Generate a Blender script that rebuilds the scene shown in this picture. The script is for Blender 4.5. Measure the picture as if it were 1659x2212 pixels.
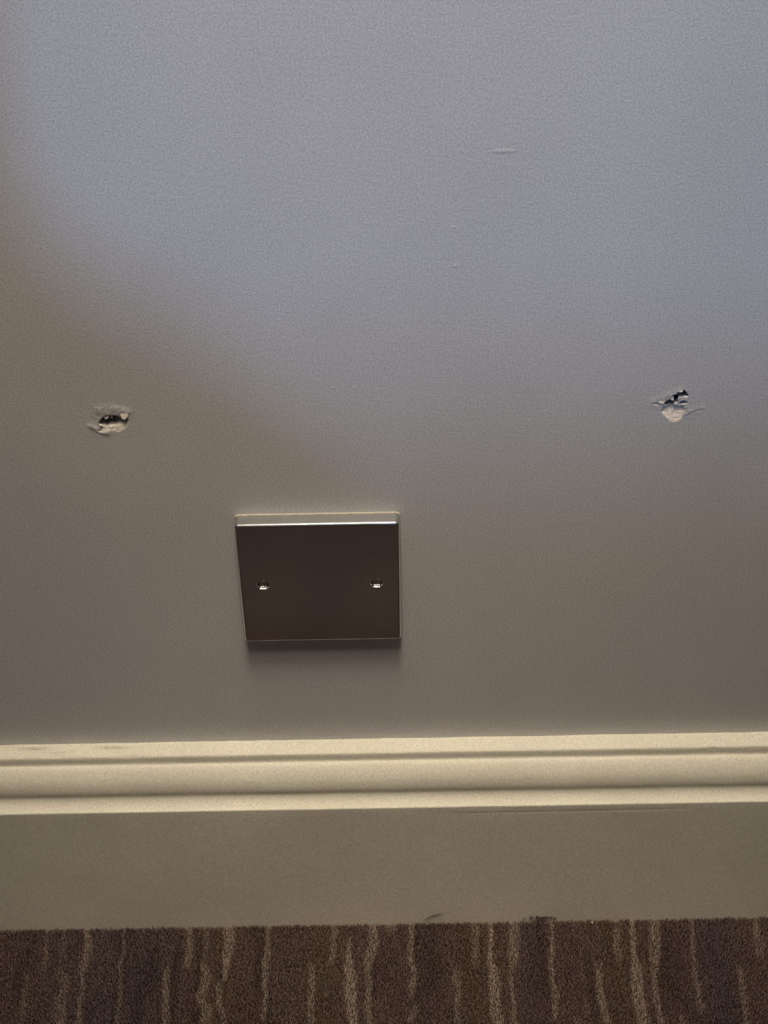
import bpy, bmesh, math
import numpy as np
from mathutils import Matrix, Vector

for o in list(bpy.data.objects):
    bpy.data.objects.remove(o)
SC = bpy.context.scene
COL = SC.collection
MM = 0.001

# ------------------------------------------------------------------ camera
cam_data = bpy.data.cameras.new('camera')
cam = bpy.data.objects.new('camera', cam_data)
COL.objects.link(cam)
cam_data.sensor_fit = 'VERTICAL'
cam_data.sensor_height = 36.0
cam_data.lens = 36.0 * 3941.5 / 2212.0
cam_data.clip_start = 0.01
RIGHT = Vector((0.9998164, -0.00719014, -0.01776133))
UP = Vector((0.01807147, 0.66200355, 0.7492828))
FWD = Vector((-0.00637062, 0.74946621, -0.66201195))
m = Matrix((RIGHT, UP, -FWD)).transposed().to_4x4()
m.translation = Vector((0.040854, -0.708836, 0.944475))
cam.matrix_world = m
SC.camera = cam

# ------------------------------------------------------------------ light
SC.view_settings.view_transform = 'Standard'
SC.view_settings.look = 'None'
SC.view_settings.exposure = 0.0
SC.view_settings.gamma = 1.0
SC.view_settings.use_curve_mapping = False

world = bpy.data.worlds.new('world')
SC.world = world
world.use_nodes = True
bg = world.node_tree.nodes['Background']
bg.inputs['Color'].default_value = (0.95, 0.93, 1.0, 1)
bg.inputs['Strength'].default_value = 0.05


def area_light(name, loc, target, sx, sy, power, color, shape='RECTANGLE'):
    d = bpy.data.lights.new(name, 'AREA')
    d.shape = shape
    d.size = sx
    d.size_y = sy
    d.energy = power
    d.color = color
    o = bpy.data.objects.new(name, d)
    COL.objects.link(o)
    o.location = loc
    o.rotation_euler = (Vector(target) - Vector(loc)).to_track_quat('-Z', 'Y').to_euler()
    return o


# warm downlights in the ceiling, in a row out from the wall
for ly, le in ((-0.24, 0.23), (-0.52, 0.73), (-0.90, 0.46)):
    lamp = area_light('ceiling_light', (0.04, ly, 2.36), (0.04, -0.03, 0.66), 0.34, 0.34, le, (1.0, 0.85, 0.645))
    lamp.data.spread = math.radians(30)
# long diffuse panel added parallel to the wall for the plate and screw glints
area_light('added_glint_panel', (0.0, -0.55, 2.38), (0.0, -0.55, 0.0), 2.4, 0.50, 7.0, (1.0, 0.87, 0.68))
# cool daylight, cut to shape by the opening of the added partition
SKY_LOC = Vector((0.15, -3.0, 1.75))
area_light('daylight', SKY_LOC, (0.10, 0.0, 0.6), 0.045, 0.075, 33.0, (0.40, 0.60, 1.0), 'ELLIPSE')

# ------------------------------------------------------------------ helpers
def mesh_obj(name, verts, faces, mat, parent=None, smooth=False):
    me = bpy.data.meshes.new(name)
    me.from_pydata([tuple(v) for v in verts], [], faces)
    me.update()
    if smooth:
        me.polygons.foreach_set('use_smooth', [True] * len(me.polygons))
    me.materials.append(mat)
    o = bpy.data.objects.new(name, me)
    COL.objects.link(o)
    if parent:
        o.parent = parent
    return o


def bm_obj(name, bm, mat, parent=None, smooth=False):
    bmesh.ops.recalc_face_normals(bm, faces=bm.faces)
    me = bpy.data.meshes.new(name)
    bm.to_mesh(me)
    bm.free()
    if smooth:
        me.polygons.foreach_set('use_smooth', [True] * len(me.polygons))
    me.materials.append(mat)
    o = bpy.data.objects.new(name, me)
    COL.objects.link(o)
    if parent:
        o.parent = parent
    return o


def structure(o, label=None):
    o['kind'] = 'structure'
    if label:
        o['label'] = label
    return o


def tag(o, label, cat):
    o['label'] = label
    o['category'] = cat
    return o


def sstep(a, b, x):
    t = np.clip((x - a) / (b - a), 0, 1)
    return t * t * (3 - 2 * t)


def vnoise(x, y, seed=0):
    """smooth 2-D value noise, range -1..1"""
    xi = np.floor(x).astype(np.int64)
    yi = np.floor(y).astype(np.int64)
    fx = x - xi
    fy = y - yi
    fx = fx * fx * (3 - 2 * fx)
    fy = fy * fy * (3 - 2 * fy)

    def h(a, b):
        n = (a * 374761393 + b * 668265263 + seed * 1442695041) & 0x7fffffff
        n = ((n ^ (n >> 13)) * 1274126177) & 0x7fffffff
        n = n ^ (n >> 16)
        return (n & 0xffff) / 32767.5 - 1
    return ((h(xi, yi) * (1 - fx) + h(xi + 1, yi) * fx) * (1 - fy)
            + (h(xi, yi + 1) * (1 - fx) + h(xi + 1, yi + 1) * fx) * fy)


def fbm(x, y, seed=0, octs=3):
    r = 0
    a = 1.0
    for i in range(octs):
        r = r + a * vnoise(x * 2 ** i, y * 2 ** i, seed + i)
        a *= 0.5
    return r / 1.75


def poly_sdf(px, py, poly):
    """signed distance to a polygon, negative inside"""
    d = np.full(px.shape, 1e9)
    inside = np.zeros(px.shape, bool)
    n = len(poly)
    for i in range(n):
        x0, y0 = poly[i]
        x1, y1 = poly[(i + 1) % n]
        ex, ey = x1 - x0, y1 - y0
        t = np.clip(((px - x0) * ex + (py - y0) * ey) / (ex * ex + ey * ey + 1e-12), 0, 1)
        d = np.minimum(d, np.hypot(px - x0 - t * ex, py - y0 - t * ey))
        c = ((y0 > py) != (y1 > py))
        with np.errstate(divide='ignore', invalid='ignore'):
            xc = (x1 - x0) * (py - y0) / (y1 - y0 + 1e-12) + x0
        inside ^= c & (px < xc)
    return np.where(inside, -d, d)


def line_dist(px, py, pts):
    d = np.full(px.shape, 1e9)
    for (x0, y0), (x1, y1) in zip(pts[:-1], pts[1:]):
        ex, ey = x1 - x0, y1 - y0
        t = np.clip(((px - x0) * ex + (py - y0) * ey) / (ex * ex + ey * ey + 1e-12), 0, 1)
        d = np.minimum(d, np.hypot(px - x0 - t * ex, py - y0 - t * ey))
    return d


# ------------------------------------------------------------------ materials
class NT:
    def __init__(self, name):
        self.m = bpy.data.materials.new(name)
        self.m.use_nodes = True
        self.t = self.m.node_tree
        self.b = self.t.nodes['Principled BSDF']

    def n(self, kind, **kw):
        nd = self.t.nodes.new(kind)
        for k, v in kw.items():
            setattr(nd, k, v)
        return nd

    def l(self, a, b):
        self.t.links.new(a, b)

    def noise(self, scale, detail=2.0, rough=0.5, vec=None):
        nd = self.n('ShaderNodeTexNoise')
        nd.inputs['Scale'].default_value = scale
        nd.inputs['Detail'].default_value = detail
        nd.inputs['Roughness'].default_value = rough
        if vec is None:
            vec = self.coord()
        self.l(vec, nd.inputs['Vector'])
        return nd.outputs['Fac']

    def coord(self):
        g = self.n('ShaderNodeNewGeometry')
        return g.outputs['Position']

    def ramp(self, fac, stops):
        r = self.n('ShaderNodeValToRGB')
        el = r.color_ramp.elements
        while len(el) < len(stops):
            el.new(0.5)
        for e, (p, c) in zip(el, stops):
            e.position = p
            e.color = (*c, 1)
        self.l(fac, r.inputs['Fac'])
        return r.outputs['Color']

    def mix(self, fac, a, b, mode='MIX'):
        nd = self.n('ShaderNodeMix', data_type='RGBA', blend_type=mode)
        for s, v in (('Factor', fac), ('A', a), ('B', b)):
            sock = [i for i in nd.inputs if i.name == s and (i.type == 'RGBA' if s != 'Factor' else i.type == 'VALUE')][0]
            if hasattr(v, 'is_linked'):
                self.l(v, sock)
            elif s == 'Factor':
                sock.default_value = v
            else:
                sock.default_value = (*v, 1)
        return [o for o in nd.outputs if o.type == 'RGBA'][0]

    def bump(self, h, strength, dist):
        nd = self.n('ShaderNodeBump')
        nd.inputs['Strength'].default_value = strength
        nd.inputs['Distance'].default_value = dist
        self.l(h, nd.inputs['Height'])
        self.l(nd.outputs['Normal'], self.b.inputs['Normal'])

    def set(self, **kw):
        for k, v in kw.items():
            k = k.replace('_', ' ')
            if hasattr(v, 'is_linked'):
                self.l(v, self.b.inputs[k])
            elif isinstance(v, tuple):
                self.b.inputs[k].default_value = (*v, 1)
            else:
                self.b.inputs[k].default_value = v


def wall_paint(name, with_bare=False):
    w = NT(name)
    patch = w.noise(9.0, 3.0)
    col = w.ramp(patch, [(0.3, (0.515, 0.512, 0.530)), (0.7, (0.555, 0.552, 0.572))])
    speck = w.noise(1100.0, 2.0, 0.7)
    col = w.mix(1.0, col, w.ramp(speck, [(0.30, (0.76, 0.76, 0.77)), (0.70, (1.24, 1.24, 1.23))]), 'MULTIPLY')
    if with_bare:
        at = w.n('ShaderNodeAttribute', attribute_name='bare')
        gr = w.noise(700.0, 3.0)
        bare = w.ramp(gr, [(0.3, (0.70, 0.61, 0.53)), (0.7, (0.90, 0.82, 0.73))])
        col = w.mix(at.outputs['Fac'], col, bare)
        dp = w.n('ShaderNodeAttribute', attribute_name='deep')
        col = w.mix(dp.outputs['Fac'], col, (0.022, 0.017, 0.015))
    w.set(Base_Color=col, Roughness=0.62)
    w.b.inputs['Specular IOR Level'].default_value = 0.25
    w.bump(w.noise(420.0, 3.0, 0.6), 0.35, 0.0004)
    return w.m


M_wall = wall_paint('wall_paint')
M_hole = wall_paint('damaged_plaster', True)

w = NT('bare_plaster')
w.set(Base_Color=w.ramp(w.noise(600.0, 3.0), [(0.3, (0.64, 0.57, 0.48)), (0.7, (0.86, 0.80, 0.70))]), Roughness=0.85)
w.bump(w.noise(1500.0, 3.0), 0.5, 0.0003)
M_plaster = w.m

w = NT('cream_gloss_paint')
c = w.ramp(w.noise(14.0, 4.0), [(0.3, (0.70, 0.675, 0.585)), (0.7, (0.78, 0.755, 0.665))])
sp = w.noise(1000.0, 2.0, 0.7)
c = w.mix(1.0, c, w.ramp(sp, [(0.30, (0.84, 0.84, 0.85)), (0.70, (1.14, 1.14, 1.13))]), 'MULTIPLY')
at = w.n('ShaderNodeAttribute', attribute_name='wear')
c = w.mix(at.outputs['Fac'], c, (0.40, 0.36, 0.25))
w.set(Base_Color=c, Roughness=0.55)
w.b.inputs['Specular IOR Level'].default_value = 0.2
w.bump(w.noise(300.0, 3.0), 0.3, 0.0003)
M_skirt = w.m

w = NT('polished_metal')
w.set(Base_Color=(0.72, 0.72, 0.73), Metallic=1.0,
      Roughness=w.ramp(w.noise(260.0, 2.0), [(0.3, (0.18,) * 3), (0.7, (0.21,) * 3)]))
M_metal = w.m
w = NT('chrome')
w.set(Base_Color=w.ramp(w.noise(900.0, 2.0), [(0.3, (0.80, 0.79, 0.77)), (0.7, (0.90, 0.89, 0.88))]),
      Metallic=1.0, Roughness=0.22)
M_chrome = w.m
w = NT('dull_chrome')
w.set(Base_Color=w.ramp(w.noise(900.0, 2.0), [(0.3, (0.55, 0.53, 0.51)), (0.7, (0.64, 0.62, 0.60))]), Metallic=1.0, Roughness=0.14)
M_screw = w.m
w = NT('sealing_strip')
w.set(Base_Color=w.ramp(w.noise(500.0, 2.0), [(0.3, (0.40, 0.38, 0.34)), (0.7, (0.52, 0.49, 0.43))]), Roughness=0.6)
M_gasket = w.m

w = NT('carpet_fibre')
at = w.n('ShaderNodeAttribute', attribute_name='Col')
c = w.mix(1.0, at.outputs['Color'], w.ramp(w.noise(500.0, 2.0), [(0.3, (0.80, 0.80, 0.80)), (0.7, (1.2, 1.2, 1.2))]), 'MULTIPLY')
w.set(Base_Color=c, Roughness=0.9)
w.b.inputs['Specular IOR Level'].default_value = 0.1
M_pile = w.m

w = NT('carpet_beyond')
mp = w.n('ShaderNodeMapping')
mp.inputs['Scale'].default_value = (62.0, 9.0, 1.0)
w.l(w.coord(), mp.inputs['Vector'])
s = w.noise(1.0, 2.0, 0.5, mp.outputs['Vector'])
c = w.ramp(s, [(0.0, (0.108, 0.080, 0.080)), (0.52, (0.118, 0.088, 0.087)), (0.62, (0.18, 0.145, 0.125)), (1.0, (0.185, 0.15, 0.13))])
w.set(Base_Color=c, Roughness=0.95)
w.b.inputs['Specular IOR Level'].default_value = 0.1
w.bump(w.noise(900.0, 2.0), 1.0, 0.002)
M_floor = w.m

w = NT('dark_fluff')
w.set(Base_Color=w.ramp(w.noise(900.0, 2.0), [(0.3, (0.07, 0.05, 0.04)), (0.7, (0.13, 0.09, 0.075))]), Roughness=0.95)
M_fluff = w.m
w = NT('ceiling_paint')
w.set(Base_Color=w.ramp(w.noise(20.0, 3.0), [(0.3, (0.55, 0.53, 0.50)), (0.7, (0.60, 0.58, 0.55))]), Roughness=0.8)
M_ceil = w.m

# ------------------------------------------------------------------ the setting
# outlines measured on the wall and the floor, in millimetres
L_open = [(-106.11,381.14),(-104.11,383.32),(-102.4,385.12),(-99.37,385.49),(-95.91,385.28),(-94.27,384.42),(-93.0,383.54),(-91.61,383.73),(-90.52,382.37),(-91.44,380.8),(-94.05,379.74),(-97.59,379.34),(-101.1,379.27),(-102.14,378.88),(-104.04,379.75)]
L_bare = [(-104.58,379.35),(-102.13,378.97),(-98.07,379.52),(-94.0,380.22),(-91.44,380.8),(-91.95,378.41),(-93.79,376.53),(-95.98,374.82),(-99.5,375.8),(-102.2,376.25),(-104.6,375.02),(-106.28,375.71),(-104.26,377.9)]
L_flake = [[(-94.22,385.94),(-92.19,387.47),(-90.65,387.91),(-90.4,385.22),(-92.4,383.3),(-93.82,383.97)],[(-105.73,380.17),(-104.51,379.99),(-104.09,379.34),(-105.15,378.82)],[(-102.92,384.88),(-99.92,385.06),(-100.31,383.87),(-101.98,382.38)],[(-105.14,374.71),(-102.57,375.3),(-102.74,373.85),(-104.26,373.73)]]
L_shard = [(-99.76,383.85),(-99.15,384.16),(-99.01,380.02),(-100.54,379.73)]
L_ridge = [(-105.11,389.35),(-102.78,390.24),(-99.32,390.16),(-94.48,389.1),(-90.7,387.44)]
L_dent = [(-110.03,377.72),(-107.98,376.07),(-105.22,374.07),(-101.87,372.7)]
R_open1 = [(174.75,386.88),(176.59,387.89),(177.36,388.49),(178.53,387.67),(178.69,389.58),(178.79,390.96),(180.41,391.27),(181.34,393.15),(183.2,393.76),(184.13,392.57),(185.22,391.09),(182.95,390.45),(181.0,390.74),(180.32,389.19),(181.02,388.13),(179.99,386.69),(179.17,386.61),(178.46,385.33),(177.13,384.8),(175.12,385.76)]
R_open2 = [(181.53,386.38),(182.63,387.92),(184.27,387.98),(185.8,386.28),(183.67,385.56),(182.03,385.39)]
R_bare = [(174.13,384.45),(176.6,384.57),(178.74,385.22),(181.0,384.64),(183.76,384.58),(184.7,381.75),(183.81,377.9),(182.61,375.8),(180.23,374.51),(177.32,376.1),(174.74,378.81),(173.53,381.66)]
R_flake = [[(180.46,389.12),(181.63,389.85),(183.27,389.99),(185.97,390.45),(187.37,390.14),(186.06,389.4),(186.57,388.35),(184.84,387.76),(183.42,388.25),(181.85,387.41)],[(171.39,387.66),(174.66,388.0),(173.95,386.55),(171.76,386.43)],[(177.05,388.92),(178.55,390.62),(178.87,388.53),(177.95,388.03)],[(180.73,393.86),(182.57,394.67),(182.91,393.91),(181.34,393.15)]]
R_ridge = [(185.62,379.27),(188.74,381.3),(193.0,382.96)]
R_dent = [(185.98,378.37),(189.09,380.52),(193.09,382.08)]
R_ridge2 = [(169.24,387.01),(172.37,389.03),(176.54,391.71),(180.71,394.03)]
R_crease = [(169.57,386.31),(172.64,385.82)]
SCUFF = [(85.28,530.09),(97.55,529.83),(95.73,528.94),(69.64,490.91),(11.04,399.87),(70.88,469.5),(-11.77,190.71)]
STRIPES = [(0.3,[(-181.4,-31.5,3.3),(-180.0,-41.9,3.3),(-179.9,-53.8,2.9)]),(0.35,[(-189.6,-58.7,3.2),(-188.3,-65.4,3.2),(-189.4,-75.3,3.2),(-188.2,-86.7,3.2),(-187.0,-102.4,2.8)]),(0.55,[(-171.2,-54.0,4.3),(-166.6,-62.5,7.1),(-165.0,-69.2,4.3),(-167.4,-75.7,7.1),(-165.9,-84.7,7.0),(-164.3,-102.8,6.9)]),(0.3,[(-170.4,-31.7,2.9),(-168.5,-47.2,3.6)]),(0.55,[(-156.2,-28.5,4.4),(-154.0,-41.5,5.8),(-154.9,-52.6,5.7),(-156.4,-57.6,2.9)]),(0.5,[(-156.4,-57.6,2.9),(-154.6,-66.9,2.8),(-154.8,-83.3,3.5),(-151.8,-103.0,3.5)]),(0.5,[(-133.3,-31.5,2.2),(-131.6,-41.1,2.9),(-133.0,-52.2,2.9),(-132.1,-64.8,2.8),(-130.7,-78.1,3.5),(-131.1,-87.8,3.5),(-128.8,-103.4,3.5)]),(0.6,[(-103.6,-55.3,2.9),(-104.3,-63.7,4.3),(-103.3,-76.9,4.2),(-102.6,-85.1,4.9),(-101.0,-104.0,4.2)]),(0.45,[(-93.1,-21.8,4.4),(-91.2,-38.4,4.3),(-92.2,-54.7,4.3)]),(0.4,[(-82.1,-22.0,4.4),(-81.1,-48.1,2.9)]),(0.75,[(-82.3,-51.5,3.6),(-79.6,-60.0,5.7),(-80.6,-67.5,5.7),(-82.0,-77.3,6.4),(-78.0,-84.8,7.0),(-78.1,-94.4,4.9)]),(0.7,[(-68.2,-22.3,6.6),(-67.0,-37.2,7.3),(-68.3,-51.7,5.0),(-68.6,-64.4,2.8)]),(0.7,[(-71.3,-66.8,2.8),(-71.2,-74.3,5.0),(-70.4,-82.5,4.2),(-67.5,-89.0,2.8),(-66.3,-104.6,2.1)]),(0.6,[(-43.2,-33.3,2.9),(-43.1,-43.7,3.6),(-44.1,-54.8,5.0),(-43.3,-66.5,3.6),(-43.1,-79.7,3.5),(-43.6,-92.7,2.8)]),(0.65,[(-16.1,-55.3,3.6),(-15.3,-62.0,4.3),(-15.7,-73.7,4.2),(-15.5,-83.5,4.2),(-14.9,-93.2,4.2),(-14.3,-105.6,4.2)]),(0.65,[(-1.8,-23.6,4.4),(-2.0,-42.8,3.6),(-3.6,-53.9,4.3)]),(0.9,[(7.4,-36.9,2.2),(7.1,-47.3,2.9),(7.5,-55.8,5.7),(8.3,-65.8,7.1),(8.0,-76.6,7.4),(9.2,-88.0,6.7),(12.0,-106.1,3.5)]),(0.75,[(21.9,-23.2,5.9),(21.9,-40.7,6.5),(20.4,-50.9,6.5),(18.3,-57.7,3.6),(20.1,-69.4,3.5),(18.6,-80.1,3.5),(19.7,-90.7,4.2),(21.7,-106.2,3.5)]),(0.5,[(-27.8,-94.6,2.8),(-28.1,-105.3,3.5)]),(0.5,[(31.4,-21.7,8.1),(32.8,-30.5,5.8)]),(0.6,[(46.2,-34.2,2.9),(45.3,-41.1,2.9),(44.4,-50.5,4.0),(47.5,-59.9,3.2),(45.9,-70.7,4.3),(45.0,-78.1,3.5)]),(0.6,[(48.8,-83.9,3.2),(45.4,-92.7,5.2),(43.6,-95.9,2.8)]),(0.65,[(72.8,-61.2,3.6),(72.2,-67.1,4.6),(73.3,-77.0,3.5),(72.5,-87.6,4.2),(72.4,-99.7,4.2)]),(0.55,[(86.2,-25.4,4.4),(85.4,-41.9,4.3),(84.6,-52.2,4.3),(84.3,-58.1,2.9)]),(0.85,[(95.2,-33.5,2.9),(94.2,-46.4,3.6),(93.8,-54.1,3.6),(95.2,-61.7,6.4),(95.0,-72.5,6.7),(95.2,-83.2,6.7),(95.7,-92.1,7.0),(98.4,-107.7,4.8)]),(0.7,[(110.2,-25.9,5.8),(109.2,-42.4,7.2),(108.1,-54.3,6.4),(105.9,-61.0,2.9),(105.5,-74.3,2.8),(106.4,-89.1,3.5),(105.6,-107.8,2.8)]),(0.65,[(133.3,-34.2,2.2),(132.4,-45.4,3.6),(131.4,-54.8,2.9),(130.6,-69.9,2.8),(132.4,-78.2,4.2),(131.0,-87.1,3.5),(130.4,-95.1,2.8)]),(0.5,[(32.8,-95.7,2.8),(33.4,-106.5,2.8)]),(0.5,[(57.2,-96.2,3.5),(56.9,-106.9,4.1)]),(0.65,[(159.4,-57.9,3.6),(159.7,-65.4,4.3),(158.6,-73.7,4.2),(159.6,-85.2,4.9),(160.2,-93.3,4.9),(163.5,-108.9,4.1)]),(0.55,[(173.6,-30.7,4.4),(172.6,-43.7,5.0),(172.8,-55.6,4.3)]),(0.85,[(183.2,-32.6,2.9),(182.3,-43.8,3.2),(181.9,-54.1,3.9),(182.4,-62.5,7.1),(181.6,-73.3,7.8),(181.2,-85.6,7.4),(182.2,-95.3,7.3),(184.1,-109.2,5.5)]),(0.75,[(198.1,-25.9,5.8),(196.0,-44.1,7.2),(193.9,-55.2,6.4),(192.7,-66.1,3.6),(192.0,-77.6,3.5),(192.1,-88.3,3.5),(193.1,-97.9,3.5),(194.4,-109.4,2.8)]),(0.55,[(220.2,-35.1,2.9),(218.6,-44.6,2.9),(217.6,-59.8,2.9),(217.0,-69.9,3.5),(218.1,-79.8,3.5),(217.4,-92.8,2.8)]),(0.6,[(244.6,-60.4,3.6),(244.8,-68.7,4.3),(244.4,-80.3,4.9),(244.3,-90.0,3.5),(242.5,-110.3,3.4)]),(0.5,[(259.8,-28.0,4.4),(259.4,-43.7,5.0),(259.3,-53.1,4.3)]),(0.5,[(206.0,-94.2,2.8),(204.0,-109.6,3.4)]),(0.5,[(143.3,-94.6,3.5),(144.2,-108.5,3.5)]),(0.25,[(149.8,-85.0,2.8),(149.0,-93.1,2.8)]),(0.2,[(146.9,-28.4,2.2),(146.3,-34.5,2.2)])]
BANDS = [(-70.1,15.0,1),(-7.8,17.5,1),(85.3,22.5,1),(172.4,17.5,1),(229.9,12.5,-1),(-143.8,50.0,-0.8),(116.2,7.5,-0.8),(57.1,10.0,-0.3)]
FLUFF = [(121.4,-25.0,2.7),(125.7,-25.0,3.5),(132.1,-25.0,2.4)]
CRUMB = (158.3,-29.0,0.0)
THREAD_OFF = np.array((1.7, 0.0, 1.7))

# back wall: a slab with two rectangular gaps that the damaged plaster fills
XA, XB = -1.6, 1.6
LX0, LX1, RX0, RX1 = -0.120, -0.078, 0.158, 0.204
HZ0, HZ1 = 0.362, 0.404
xs = [XA, LX0, LX1, RX0, RX1, XB]
zs = [-0.02, HZ0, HZ1, 2.40]
TH = 0.10
V = []
F = []
for z in zs:
    for x in xs:
        V.append((x, 0, z))
for j in range(3):
    for i in range(5):
        if j == 1 and i in (1, 3):
            continue
        a = j * 6 + i
        F.append((a, a + 1, a + 7, a + 6))
k = len(V)
V += [(XA, TH, -0.02), (XB, TH, -0.02), (XB, TH, 2.40), (XA, TH, 2.40)]
F += [(k + 1, k, k + 3, k + 2)]
F += [(0, k, k + 1, 5, 4, 3, 2, 1), (18, 19, 20, 21, 22, 23, k + 2, k + 3), (0, 6, 12, 18, k + 3, k), (5, k + 1, k + 2, 23, 17, 11)]
wall = structure(mesh_obj('wall_back', V, F, M_wall), 'grey painted plaster wall with two broken screw holes')


def hole_patch(x0, x1, z0, z1, fn, label):
    step = 0.32
    nx = int(round((x1 - x0) / MM / step))
    nz = int(round((z1 - z0) / MM / step))
    gx, gz = np.meshgrid(np.linspace(x0, x1, nx + 1) / MM, np.linspace(z0, z1, nz + 1) / MM)
    depth, bare, deep = fn(gx, gz)          # mm into the wall (positive = deeper), 0..1
    edge = np.minimum(np.minimum(gx - x0 / MM, x1 / MM - gx), np.minimum(gz - z0 / MM, z1 / MM - gz))
    depth = depth * sstep(0.5, 4.0, edge)
    vs = np.stack([gx * MM, depth * MM, gz * MM], -1).reshape(-1, 3)
    idx = np.arange((nx + 1) * (nz + 1)).reshape(nz + 1, nx + 1)
    fs = np.stack([idx[:-1, :-1], idx[:-1, 1:], idx[1:, 1:], idx[1:, :-1]], -1).reshape(-1, 4)
    o = mesh_obj('plaster_hole', vs, fs.tolist(), M_hole, wall, True)
    at = o.data.attributes.new('bare', 'FLOAT', 'POINT')
    at.data.foreach_set('value', bare.ravel().astype(np.float32))
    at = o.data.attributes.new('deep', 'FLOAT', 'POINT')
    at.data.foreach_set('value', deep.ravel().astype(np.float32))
    o['label'] = label
    return o


def left_hole(x, z):
    n = fbm(x * 1.1, z * 1.1, 3)
    soft = fbm(x * 0.35, z * 0.45, 13)
    o = poly_sdf(x + 0.3 * n, z + 0.35 * fbm(x * 1.3, z * 1.3, 9), [(p[0], p[1] - 0.3 - 1.0 * (p[1] < 381.5)) for p in L_open])
    b = poly_sdf(x + 0.5 * n, z + 0.5 * n, L_bare)
    d = (2.8 + 8.0 * sstep(-94.0, -100.0, x)) * sstep(0.1, -1.5, o)
    # crumbled slope below the opening, facing up and out
    zz = np.clip((z - 374.3) / 5.5, 0, 1)
    d = d + (1.3 * zz ** 1.2 + 0.4 * n) * sstep(0.5, -0.8, b) * sstep(-0.9, 0.2, o)
    # paint pushed up above and below
    d = d - 0.40 * (0.7 + 0.6 * soft) * np.exp(-(line_dist(x, z, L_ridge) / 2.0) ** 2)
    d = d - 0.22 * np.exp(-((x + 98.5) / 8) ** 4 - ((z - 387.0) / 2.6) ** 2) * sstep(0, 1.0, o)
    d = d - 0.42 * (0.8 + 0.5 * soft) * np.exp(-(line_dist(x, z, [(q[0], q[1] + 1.2) for q in L_dent]) / 1.7) ** 2) * sstep(-0.2, 0.8, b)
    d = d + 0.14 * n * np.exp(-((x + 98) / 11) ** 2 - ((z - 381) / 8) ** 2)
    bare = sstep(0.35, -0.35, b) * np.clip(0.50 + 0.45 * n, 0.1, 1)
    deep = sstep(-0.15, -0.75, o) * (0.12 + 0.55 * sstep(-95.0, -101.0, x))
    return d, np.clip(bare, 0, 1), deep


def right_hole(x, z):
    n = fbm(x * 1.2, z * 1.2, 21)
    soft = fbm(x * 0.35, z * 0.45, 23)
    o1 = poly_sdf(x + 0.25 * n, z + 0.25 * n, R_open1) - 0.5
    o2 = poly_sdf(x, z + 0.2 * n, R_open2) - 0.1
    o = np.minimum(o1, o2)
    b = poly_sdf(x + 0.5 * n, z + 0.5 * n, R_bare)
    d = 14.0 * sstep(0.1, -1.0, o1) + 6.0 * sstep(0.1, -1.1, o2)
    # scooped plaster below: a slope that faces up and out
    zz = np.clip((z - 374.0) / 11.0, 0, 1)
    d = d + (2.1 * zz ** 1.1 + 0.3 * n) * sstep(0.6, -1.2, b) * sstep(-0.6, 0.15, o)
    d = d - 0.24 * (0.8 + 0.5 * soft) * np.exp(-(line_dist(x, z, R_ridge) / 1.6) ** 2)
    d = d + 0.16 * np.exp(-(line_dist(x, z, R_dent) / 0.8) ** 2)
    d = d - 0.32 * (0.8 + 0.6 * soft) * np.exp(-(line_dist(x, z, R_ridge2) / 2.2) ** 2) * sstep(-0.1, 0.8, o)
    d = d + 0.45 * np.exp(-(line_dist(x, z, R_crease) / 0.6) ** 2)
    d = d + 0.14 * n * np.exp(-((x - 180) / 11) ** 2 - ((z - 384) / 10) ** 2)
    bare = sstep(0.9, -0.9, b) * np.clip(0.85 + 0.3 * n, 0, 1)
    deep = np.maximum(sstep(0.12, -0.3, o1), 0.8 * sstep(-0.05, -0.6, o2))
    return d, np.clip(bare, 0, 1), deep


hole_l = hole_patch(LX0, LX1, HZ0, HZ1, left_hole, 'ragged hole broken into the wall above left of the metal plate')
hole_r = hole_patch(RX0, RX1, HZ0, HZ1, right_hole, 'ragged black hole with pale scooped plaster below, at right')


def flake(poly, y0, lift, thick, mat, parent, label=None, hinge='top'):
    """a curled chip of plaster or paint: polygon with thickness, leaning out of the wall"""
    P = np.array(poly, float)
    c = P.mean(0)
    rows = []
    rng = np.random.default_rng(int(abs(c[0]) * 10))
    for s in (1.0, 0.62):
        rows.append(np.concatenate([c + (P - c) * s]))
    zmin, zmax = P[:, 1].min(), P[:, 1].max()

    def yy(q, extra):
        t = (zmax - q[:, 1]) / (zmax - zmin + 1e-9)
        if hinge == 'bottom':
            t = 1 - t
        return y0 - lift * t - extra + rng.normal(0, 0.08, len(q))
    n = len(P)
    V = []
    for q, ex in ((rows[0], 0), (rows[0], thick * 0.7), (rows[1], thick)):
        for p_, y_ in zip(q, yy(q, ex)):
            V.append((p_[0] * MM, y_ * MM, p_[1] * MM))
    V.append((c[0] * MM, (y0 - lift * 0.5 - thick) * MM, c[1] * MM))
    F = [tuple(range(n - 1, -1, -1))]
    for i in range(n):
        j = (i + 1) % n
        F += [(i, j, n + j, n + i), (n + i, n + j, 2 * n + j, 2 * n + i), (2 * n + i, 2 * n + j, 3 * n)]
    bm = bmesh.new()
    bv = [bm.verts.new(v) for v in V]
    for f in F:
        bm.faces.new([bv[i] for i in f])
    o = bm_obj('plaster_flake', bm, mat, parent, False)
    if label:
        o['label'] = label
    return o


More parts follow.
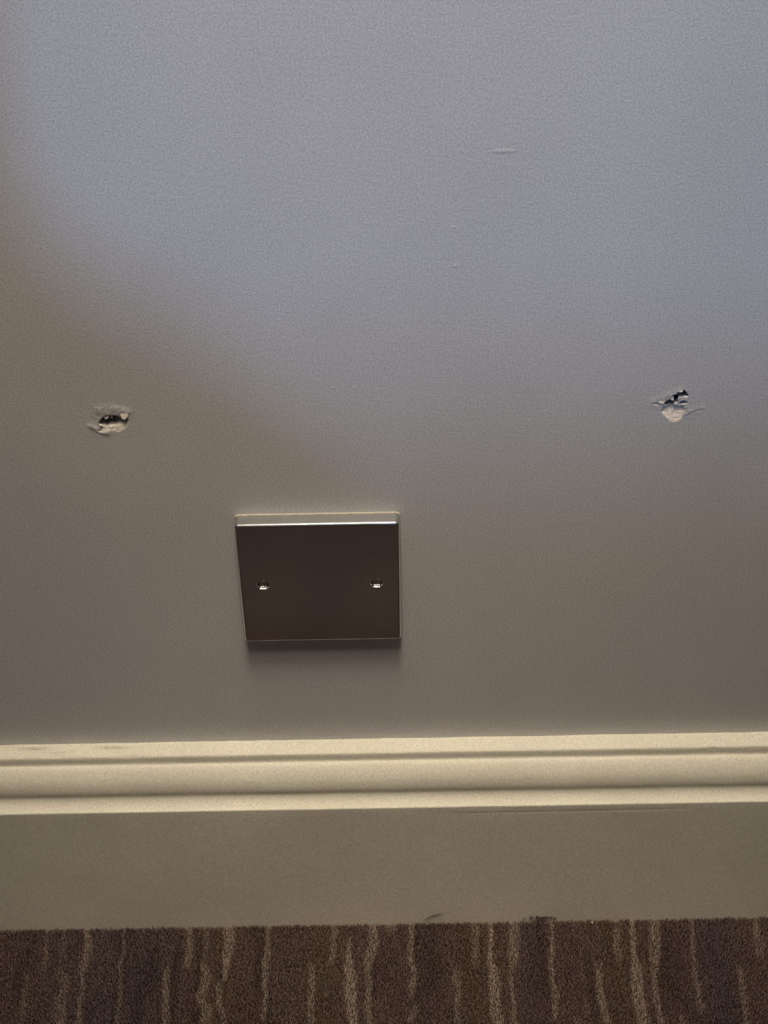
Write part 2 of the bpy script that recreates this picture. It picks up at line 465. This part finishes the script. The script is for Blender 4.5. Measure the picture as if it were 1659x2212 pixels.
flake(L_flake[0], 0.4, 0.9, 0.6, M_plaster, hole_l, 'pale chip of plaster at the upper right of the hole')
flake(L_flake[1], 0.2, 0.4, 0.5, M_plaster, hole_l, 'tiny pale chip at the left end of the hole')
flake(L_flake[2], 0.5, 0.1, 0.3, M_wall, hole_l, 'grey flap of paint hanging into the hole')
flake(L_flake[3], 0.0, 0.2, 0.3, M_hole, hole_l, 'small chip under the hole')
flake(L_shard, 5.0, 0.2, 0.8, M_plaster, hole_l, 'upright sliver of plaster inside the hole', 'bottom')
flake(R_flake[0], 0.3, 0.1, 0.3, M_wall, hole_r, 'pale chip bridging the right side of the hole')
flake(R_flake[1], 0.1, 0.2, 0.35, M_plaster, hole_r, 'pale chip at the left end of the hole')
flake(R_flake[2], 0.5, 0.3, 0.5, M_wall, hole_r, 'grey flap of paint at the top of the hole')
flake(R_flake[3], 0.0, 0.4, 0.4, M_plaster, hole_r, 'small pale chip at the very top of the hole', 'bottom')


def paint_run(x, z, lx, lz, h):
    h *= 0.3
    lz *= 1.8
    bm = bmesh.new()
    bmesh.ops.create_uvsphere(bm, u_segments=12, v_segments=6, radius=1.0)
    for v in bm.verts:
        v.co = Vector((v.co.x * lx, 0.05 - (h + 0.05) * max(v.co.z, 0.0) ** 2, v.co.y * lz)) * MM + Vector((x, 0, z)) * MM
    bm_obj('paint_run', bm, M_wall, wall, True)


paint_run(91.5, 529.6, 8.0, 0.9, 0.5)
for (sx, sz), l in zip(SCUFF[3:], (1.8, 0.9, 2.5, 1.6)):
    paint_run(sx, sz, l, 0.8, 0.35)

# skirting board: an ogee profile swept along the wall, with dents and chipped paint
prof = [(0, 0)] + [(q, -0.15 * (q / 7.5) ** 2) for q in np.arange(0.6, 9.2, 0.6)] + [(9.4, -0.3), (10.1, -0.6), (10.5, -1.2), (10.6, -3.0), (10.65, -5.0), (10.8, -6.6)]
prof += [(11.2, -6.9), (12.2, -7.2), (13.5, -8.1), (15.0, -9.7), (16.5, -11.7), (17.8, -13.9), (18.8, -16.4), (19.4, -18.9), (19.65, -21.2),
         (19.5, -23.1), (19.1, -24.6), (18.85, -25.8), (19.1, -27.2), (19.9, -28.9), (21.2, -30.4), (22.8, -31.4), (24.2, -31.85), (25.0, -32.0)]
prof += [(25.25, -32.15), (25.4, -32.5), (25.45, -33.0), (25.45, -36.0), (25.45, -37.4), (25.45, -38.0), (25.45, -38.6), (25.45, -40.0),
         (25.45, -60.0), (25.45, -90.0), (25.45, -120.0), (25.45, -148.5)]
prof = np.array(prof)
d_ = np.gradient(prof, axis=0)
nrm = np.stack([-d_[:, 1], d_[:, 0]], -1)
nrm /= np.linalg.norm(nrm, axis=1)[:, None]
sxs = np.concatenate([np.linspace(-1590, -300, 12), np.arange(-280, 340, 1.25), np.linspace(360, 1590, 12)])
PX, PI_ = np.meshgrid(sxs, np.arange(len(prof)), indexing='ij')
arc = np.concatenate([[0], np.cumsum(np.linalg.norm(np.diff(prof, axis=0), axis=1))])[PI_]
near = sstep(-300, -250, PX) * sstep(350, 310, PX)
disp = near * 0.16 * fbm(PX / 22.0, arc / 7.0, 40)
top_wob = near * sstep(9.0, 0.0, arc) * 0.5 * fbm(PX / 16.0, arc * 0 + 0.5, 55, 4)
wear = np.zeros(PX.shape)
for cx, cs, lx, ls, dep, wr in ((-172.5, 3.0, 7.5, 1.3, 0.7, 1.0), (-126.0, 3.2, 8.5, 1.2, 0.9, 0.9), (-158.0, 6.6, 6.0, 0.8, 0.5, 0.6),
                                (-148.0, 11.6, 10.0, 0.8, -0.8, 0.0), (-146.0, 10.4, 9.0, 0.8, 0.5, 0.5), (-112.0, 10.2, 12.0, 0.9, 0.6, 0.25), (-112.0, 3.5, 9, 0.7, 0.3, 0.25),
                                (-190.0, 1.0, 12.0, 0.8, 0.4, 0.4), (-65.0, 30.0, 0.8, 3.0, 0.25, 0.12), (222.0, 11.3, 3.5, 0.8, 0.5, 0.25),
                                (228.0, 36.0, 5.0, 0.6, -0.45, 0.0), (246.0, 11.0, 6.0, 0.6, 0.25, 0.2), (70.0, 11.3, 6.0, 0.6, 0.25, 0.1)):
    g = np.exp(-((PX - cx) / lx) ** 2 - ((arc - cs) / ls) ** 2)
    g = g * (0.7 + 0.6 * fbm(PX / 2.5, arc / 1.0, 70))
    disp = disp - dep * g
    wear = np.maximum(wear, wr * g)
disp = disp - 0.14 * np.exp(-((prof[:, 1][PI_] + 38.0 - 0.004 * (PX - 120)) / 0.5) ** 2) * sstep(60, 90, PX) * sstep(215, 190, PX)
out = prof[:, 0][PI_] + nrm[:, 0][PI_] * disp
zz = prof[:, 1][PI_] + nrm[:, 1][PI_] * disp + top_wob
out = np.maximum(out, 0.0)
vs = np.stack([PX, -out, 142.5 + zz], -1).reshape(-1, 3) * MM
n0, n1 = PX.shape
idx = np.arange(n0 * n1).reshape(n0, n1)
fs = np.stack([idx[:-1, :-1], idx[:-1, 1:], idx[1:, 1:], idx[1:, :-1]], -1).reshape(-1, 4).tolist()
back = len(vs)
vs = np.concatenate([vs, np.array([[-1.59, 0, -0.006], [1.59, 0, -0.006]])])
fs += [tuple(idx[0, ::-1].tolist()) + (back,), tuple(idx[-1].tolist()) + (back + 1,)]
skirt = structure(mesh_obj('baseboard_back', vs, fs, M_skirt, None, True), 'cream painted wooden skirting board with ogee moulding')
at = skirt.data.attributes.new('wear', 'FLOAT', 'POINT')
at.data.foreach_set('value', np.concatenate([wear.ravel(), [0, 0]]).astype(np.float32))

# floor: a base slab, sunk where the pile stands
CX0, CX1, CY0, CY1 = -0.37, 0.43, -0.25, -0.0262
floor_v = []
floor_f = []


def fquad(x0, x1, y0, y1, z):
    k = len(floor_v)
    floor_v.extend([(x0, y0, z), (x1, y0, z), (x1, y1, z), (x0, y1, z)])
    floor_f.append((k, k + 1, k + 2, k + 3))


fquad(-1.6, CX0, -3.3, 0.0, -0.0008)
fquad(CX1, 1.6, -3.3, 0.0, -0.0008)
fquad(CX0, CX1, -3.3, CY0, -0.0008)
fquad(CX0, CX1, CY0, 0.0, -0.006)
k = len(floor_v)
floor_v += [(-1.6, -3.3, -0.03), (1.6, -3.3, -0.03), (1.6, 0, -0.03), (-1.6, 0, -0.03)]
floor_f += [(k + 3, k + 2, k + 1, k)]
floor = structure(mesh_obj('floor', floor_v, floor_f, M_floor), 'dark brown striped carpet along the skirting board')

rng = np.random.default_rng(7)
sp = 1.05
gx, gy = np.meshgrid(np.arange(CX0 / MM, CX1 / MM, sp), np.arange(CY0 / MM, CY1 / MM, sp))
ex = np.arange(CX0 / MM, CX1 / MM, 0.55)
tx = (gx + rng.uniform(-0.45, 0.45, gx.shape)).ravel()
ty = np.minimum((gy + rng.uniform(-0.45, 0.45, gy.shape)).ravel(), CY1 / MM)
tx = np.concatenate([tx, ex + rng.uniform(-0.3, 0.3, len(ex))])
ty = np.concatenate([ty, rng.uniform(-27.2, -26.2, len(ex))])
N = len(tx)
hgt = 5.6 + rng.normal(0, 0.35, N) + 0.55 * fbm(tx / 6.0, ty / 6.0, 11)
# a few longer tufts climb the skirting board
hgt += rng.normal(0, 0.3, N) * (ty > -27.3)
hgt += 1.3 * sstep(-28.5, -26.4, ty) * sstep(-0.1, 0.7, fbm(tx / 9.0, ty * 0 + 3.3, 31, 3))
base_c = np.array((0.150, 0.102, 0.093))
purple = np.array((0.115, 0.086, 0.098))
brown = np.array((0.155, 0.106, 0.072))
tan = np.array((0.315, 0.252, 0.212))


def carpet_colour(x, y):
    c = np.repeat(base_c[None], len(x), 0)
    nz = fbm(x / 14.0, y / 30.0, 91)
    c = c * (1 + 0.18 * nz)[:, None]
    for bx, bw, kk in BANDS:
        mk = np.exp(-((x - bx) / bw) ** 2)[:, None] * abs(kk) * 0.6
        c = c * (1 - mk) + (brown if kk > 0 else purple) * mk
    dk = sstep(0.25, 0.7, vnoise(x / 7.0, y / 60.0, 17))[:, None] * 0.28
    c = c * (1 - dk)
    for s, pts in STRIPES:
        a = np.array(pts)
        ys = -a[:, 1]
        order = np.argsort(ys)
        q = -y
        xc = np.interp(q, ys[order], a[order, 0]) + 0.5 * vnoise(q / 3.0, x * 0 + a[0, 0], 5)
        wd = np.interp(q, ys[order], a[order, 2])
        y0, y1 = ys.min(), ys.max()
        if y0 < 36:
            y0 -= 12
        if y1 > 112:
            y1 += 14
        mk = sstep(wd * 0.66, wd * 0.30, np.abs(x - xc)) * sstep(y0 - 2.5, y0 + 1.0, q) * sstep(y1 + 2.5, y1 - 1.0, q)
        mk = (mk * min(1.0, s * 1.12))[:, None]
        tone = tan * (1 + 0.12 * math.sin(a[0, 0]))
        c = c * (1 - mk) + tone * mk
    return c * rng.uniform(0.78, 1.22, len(x))[:, None]


cols = carpet_colour(tx, ty)
ang = rng.uniform(0, 2 * math.pi, N)
lean = rng.uniform(0.1, 1.3, N)
lx, ly = np.cos(ang) * lean, np.sin(ang) * lean - 0.25
ly = np.where(ty + ly > -25.6, -0.2, ly)
rv = np.zeros((N, 7, 3), np.float32)
for j in range(3):
    a_ = ang + j * 2 * math.pi / 3
    rv[:, j] = np.stack([tx + 0.42 * np.cos(a_), np.minimum(ty + 0.42 * np.sin(a_), -25.6), np.full(N, -5.9)], -1)
    rv[:, 3 + j] = np.stack([tx + 0.5 * lx + 0.46 * np.cos(a_), np.minimum(ty + 0.5 * ly + 0.46 * np.sin(a_), -25.6), -5.9 + 0.72 * hgt], -1)
rv[:, 6] = np.stack([tx + lx, np.minimum(ty + ly, -25.6), -5.9 + hgt], -1)
pv = rv.reshape(-1, 3) * MM
tri = np.array([(0, 1, 4), (0, 4, 3), (1, 2, 5), (1, 5, 4), (2, 0, 3), (2, 3, 5), (3, 4, 6), (4, 5, 6), (5, 3, 6)])
pf = (tri[None] + (np.arange(N) * 7)[:, None, None]).reshape(-1, 3)
me = bpy.data.meshes.new('carpet_pile')
me.vertices.add(len(pv))
me.vertices.foreach_set('co', pv.ravel())
me.loops.add(pf.size)
me.loops.foreach_set('vertex_index', pf.ravel().astype(np.int32))
me.polygons.add(len(pf))
me.polygons.foreach_set('loop_start', np.arange(0, pf.size, 3, dtype=np.int32))
me.polygons.foreach_set('loop_total', np.full(len(pf), 3, dtype=np.int32))
me.update()
ca = me.color_attributes.new('Col', 'FLOAT_COLOR', 'POINT')
cc = np.concatenate([np.repeat(cols, 7, 0), np.ones((N * 7, 1))], 1).astype(np.float32)
ca.data.foreach_set('color', cc.ravel())
me.materials.append(M_pile)
pile = bpy.data.objects.new('carpet_pile', me)
COL.objects.link(pile)
pile.parent = floor
pile['kind'] = 'stuff'

# ceiling, and an unseen partition added to cut the daylight's diagonal shadow edge
ceil = structure(mesh_obj('ceiling', [(-1.6, -3.3, 2.40), (1.6, -3.3, 2.40), (1.6, 0.1, 2.40), (-1.6, 0.1, 2.40),
                                      (-1.6, -3.3, 2.46), (1.6, -3.3, 2.46), (1.6, 0.1, 2.46), (-1.6, 0.1, 2.46)],
                          [(3, 2, 1, 0), (4, 5, 6, 7), (0, 1, 5, 4), (2, 3, 7, 6), (1, 2, 6, 5), (3, 0, 4, 7)], M_ceil))
FY = -1.60
edge_pts = [(-126, 900), (-128, 330), (-132, 278), (-126, 228), (-100, 191), (-51, 158), (-5, 119), (40, 76), (75, 48), (135, 25), (232, 12), (420, 8), (900, 8), (900, 900)]
tt = (FY - SKY_LOC.y) / (0 - SKY_LOC.y)
op = []
for ex, ez in edge_pts:
    W_ = Vector((ex * MM, 0, (275 + ez) * MM))
    q = SKY_LOC + (W_ - SKY_LOC) * tt
    op.append((q.x, q.z))
bm = bmesh.new()
outer = [(-1.6, -0.02), (1.6, -0.02), (1.6, 2.40), (-1.6, 2.40)]
layers = []
for y in (FY, FY - 0.012):
    ov = [bm.verts.new((x, y, z)) for x, z in outer]
    iv = [bm.verts.new((x, y, z)) for x, z in op]
    es = [bm.edges.new((a, b)) for r in (ov, iv) for a, b in zip(r, r[1:] + r[:1])]
    bmesh.ops.triangle_fill(bm, use_beauty=True, use_dissolve=False, edges=es)
    layers.append((ov, iv))
for r0, r1 in zip(layers[0], layers[1]):
    for i in range(len(r0)):
        j = (i + 1) % len(r0)
        bm.faces.new((r0[i], r0[j], r1[j], r1[i]))
structure(bm_obj('added_light_mask', bm, M_ceil), None)

# unseen blocker added before the daylight: its soft shadow fades the lower wall
ly = -2.14
lt = (ly - SKY_LOC.y) / (0 - SKY_LOC.y)
lz = SKY_LOC.z + (0.275 + 0.100 - SKY_LOC.z) * lt
bm = bmesh.new()
bmesh.ops.create_cube(bm, size=1.0)
for v in bm.verts:
    v.co = Vector((v.co.x * 3.1, ly + v.co.y * 0.02, -0.002 + (v.co.z + 0.5) * lz))
bmesh.ops.bevel(bm, geom=list(bm.edges), offset=0.003, segments=2, affect='EDGES')
structure(bm_obj('added_blocker_1', bm, M_ceil), None)

# ------------------------------------------------------------------ the blank metal wall plate
plate = bpy.data.objects.new('blanking_plate', None)
COL.objects.link(plate)
plate.location = (0, 0, 0.275)
tag(plate, 'square polished metal blanking plate with two screws on the grey wall', 'wall plate')


def rrect(half, r, seg=6, hz=None):
    hz = hz or half
    pts = []
    for cx, cz, a0 in ((half - r, hz - r, 0), (-half + r, hz - r, 90), (-half + r, -hz + r, 180), (half - r, -hz + r, 270)):
        for i in range(seg + 1):
            a = math.radians(a0 + 90 * i / seg)
            pts.append((cx + r * math.cos(a), cz + r * math.sin(a)))
    return pts


SCREW_X = 30.15
bm = bmesh.new()
rings = [(42.9, 2.2, 0.6), (42.9, 2.2, 1.0), (42.75, 2.1, 6.5)]
for a in np.linspace(15, 90, 6):
    a = math.radians(a)
    rings.append((42.7 - 1.5 * (1 - math.cos(a)), max(0.7, 2.1 - 1.5 * (1 - math.cos(a))), 6.5 + 1.5 * math.sin(a)))
prev = None
last = None
for half, r, y in rings:
    ring = [bm.verts.new((x * MM, -y * MM, z * MM)) for x, z in rrect(half, r)]
    if prev:
        for i in range(len(ring)):
            j = (i + 1) % len(ring)
            f = bm.faces.new((prev[i], prev[j], ring[j], ring[i]))
            f.smooth = True
    else:
        bm.faces.new(ring)
    prev = ring
edges = [bm.edges.get((a, b)) for a, b in zip(prev, prev[1:] + prev[:1])]
cups = []
NS = 32
for s in (-1, 1):
    c = [bm.verts.new((s * SCREW_X * MM + 3.45 * MM * math.cos(2 * math.pi * i / NS), -8.0 * MM, 3.45 * MM * math.sin(2 * math.pi * i / NS))) for i in range(NS)]
    edges += [bm.edges.new((a, b)) for a, b in zip(c, c[1:] + c[:1])]
    cups.append((s, c))
bmesh.ops.triangle_fill(bm, use_beauty=True, use_dissolve=False, edges=edges)
for s, c in cups:
    p_ = c
    for r, y in ((3.30, 7.93), (3.18, 7.75), (3.02, 7.40), (2.86, 6.95), (2.75, 6.55), (2.70, 6.2)):
        q_ = [bm.verts.new((s * SCREW_X * MM + r * MM * math.cos(2 * math.pi * i / NS), -y * MM, r * MM * math.sin(2 * math.pi * i / NS))) for i in range(NS)]
        for i in range(NS):
            j = (i + 1) % NS
            f = bm.faces.new((p_[i], p_[j], q_[j], q_[i]))
            f.smooth = True
        p_ = q_
    bm.faces.new(p_)
face = bm_obj('faceplate', bm, M_metal, plate)

bm = bmesh.new()
for k_, (grow, y0, y1) in enumerate(((0, 0.0, 0.9),)):
    a = [bm.verts.new((x * MM, -y0 * MM, (z + 0.5) * MM)) for x, z in rrect(43.1, 2.2)]
    b = [bm.verts.new((x * MM, -y1 * MM, (z + 0.5) * MM)) for x, z in rrect(43.0, 2.2)]
    for i in range(len(a)):
        j = (i + 1) % len(a)
        bm.faces.new((a[i], a[j], b[j], b[i]))
    bm.faces.new(a)
    bm.faces.new(b)
o = bm_obj('gasket', bm, M_gasket, plate)
o['label'] = 'thin pale gasket behind the plate'


def screw_head(rot):
    """slotted flat head sitting in its recess, two raised halves on a disc"""
    bm = bmesh.new()
    R, sl = 2.62, 0.42

    def disc(r, y):
        return [bm.verts.new((r * math.cos(2 * math.pi * i / 24) * MM, -y * MM, r * math.sin(2 * math.pi * i / 24) * MM)) for i in range(24)]
    a, b = disc(R, 5.8), disc(R, 6.35)
    for i in range(24):
        j = (i + 1) % 24
        bm.faces.new((a[i], a[j], b[j], b[i]))
    bm.faces.new(a)
    bm.faces.new(b)
    for s in (-1, 1):
        a0 = math.asin(sl / R)
        angs = np.linspace(a0, math.pi - a0, 13)
        out_ = [(R * math.cos(t), s * R * math.sin(t)) for t in angs]
        lo = [bm.verts.new((x * MM, -6.35 * MM, z * MM)) for x, z in out_]
        mid = [bm.verts.new((x * MM * 0.97, -6.85 * MM, (s * sl + (z - s * sl) * 0.97) * MM)) for x, z in out_]
        top = [bm.verts.new((x * MM * 0.75, -7.15 * MM, (s * sl + (z - s * sl) * 0.72) * MM)) for x, z in out_]
        n_ = len(lo)
        for r0, r1 in ((lo, mid), (mid, top)):
            for i in range(n_):
                j = (i + 1) % n_
                bm.faces.new((r0[i], r0[j], r1[j], r1[i]))
        bm.faces.new(lo)
        bm.faces.new(top)
    bmesh.ops.rotate(bm, verts=bm.verts, cent=(0, 0, 0), matrix=Matrix.Rotation(rot, 3, 'Y'))
    return bm


for s, rot in ((-1, math.radians(97)), (1, math.radians(78))):
    o = bm_obj('screw', screw_head(rot), M_screw, plate)
    o.location = (s * SCREW_X * MM, 0, 0)
    bm = bmesh.new()
    p_ = None
    for r, y in ((3.44, 8.03), (3.36, 7.97), (3.24, 7.80), (3.06, 7.42), (2.90, 6.95), (2.78, 6.5), (2.70, 6.25)):
        q_ = []
        for i in range(64):
            ph = 2 * math.pi * i / 64 - math.pi          # 0 = straight down
            wf = 0.8 * float(sstep(62, 42, abs(math.degrees(ph))))
            q_.append(bm.verts.new((r * MM * math.sin(ph) * (1 - 0.06 * wf), -y * MM, -r * MM * (math.cos(ph) * (1 - wf) + 0.80 * wf))))
        if p_:
            for i in range(64):
                j = (i + 1) % 64
                bm.faces.new((p_[i], p_[j], q_[j], q_[i]))
        p_ = q_
    bm_obj('screw_cup', bm, M_chrome, o, True)
    o['label'] = 'chrome slotted screw sunk in the plate, ' + ('left' if s < 0 else 'right')

# ------------------------------------------------------------------ small loose bits
def tube(name, pts, r, mat):
    bm = bmesh.new()
    prev = None
    n_ = 6
    for i, p in enumerate(pts):
        d = (Vector(pts[min(i + 1, len(pts) - 1)]) - Vector(pts[max(i - 1, 0)])).normalized()
        u = d.cross(Vector((0, 1, 0.1))).normalized()
        v = d.cross(u)
        rr = r * (0.4 if i in (0, len(pts) - 1) else 1.0)
        ring = [bm.verts.new((Vector(p) + (u * math.cos(2 * math.pi * k / n_) + v * math.sin(2 * math.pi * k / n_)) * rr) * MM) for k in range(n_)]
        if prev:
            for k in range(n_):
                bm.faces.new((prev[k], prev[(k + 1) % n_], ring[(k + 1) % n_], ring[k]))
        else:
            bm.faces.new(ring)
        prev = ring
    bm.faces.new(prev)
    return bm_obj(name, bm, mat, None, True)


tp = [(52.0, -26.6, 0.0), (54.5, -26.3, 2.6), (57.5, -26.1, 4.6), (61.0, -26.0, 5.9), (64.0, -26.0, 6.3)]
tp = [tuple(np.array(q) + THREAD_OFF) for q in tp]
tag(tube('loose_thread', tp, 0.22, M_fluff), 'short dark carpet thread sticking up against the skirting board', 'thread')

bm = bmesh.new()
r2 = np.random.default_rng(3)
fc = np.array(FLUFF[1])
for i in range(42):
    p = fc + np.array([r2.normal(0, 4.6), -0.9 - abs(r2.normal(0, 0.5)), -1.4 + abs(r2.normal(0, 0.55))])
    d = Vector((r2.normal(), r2.normal() * 0.25, r2.normal() * 0.45)).normalized()
    u = d.cross(Vector((0, 1, 0.2))).normalized() * 0.22
    v = d.cross(u).normalized() * 0.22
    ln = r2.uniform(0.6, 1.8)
    ends = []
    for q in (Vector(p) - d * ln, Vector(p) + d * ln):
        q.y = min(q.y, -25.9)
        ends.append([bm.verts.new((q + w_) * MM) for w_ in (u, v, -u, -v)])
    for k in range(4):
        bm.faces.new((ends[0][k], ends[0][(k + 1) % 4], ends[1][(k + 1) % 4], ends[1][k]))
    bm.faces.new(ends[0])
    bm.faces.new(ends[1])
tag(bm_obj('fluff_clump', bm, M_fluff), 'dark clump of fluff where carpet meets the skirting board', 'fluff')

bm = bmesh.new()
bmesh.ops.create_icosphere(bm, subdivisions=1, radius=0.75 * MM)
for v in bm.verts:
    v.co *= r2.uniform(0.75, 1.25)
    v.co += Vector((CRUMB[0], CRUMB[1], 0.4)) * MM
tag(bm_obj('plaster_crumb', bm, M_plaster), 'tiny white crumb lying on the carpet edge', 'crumb')
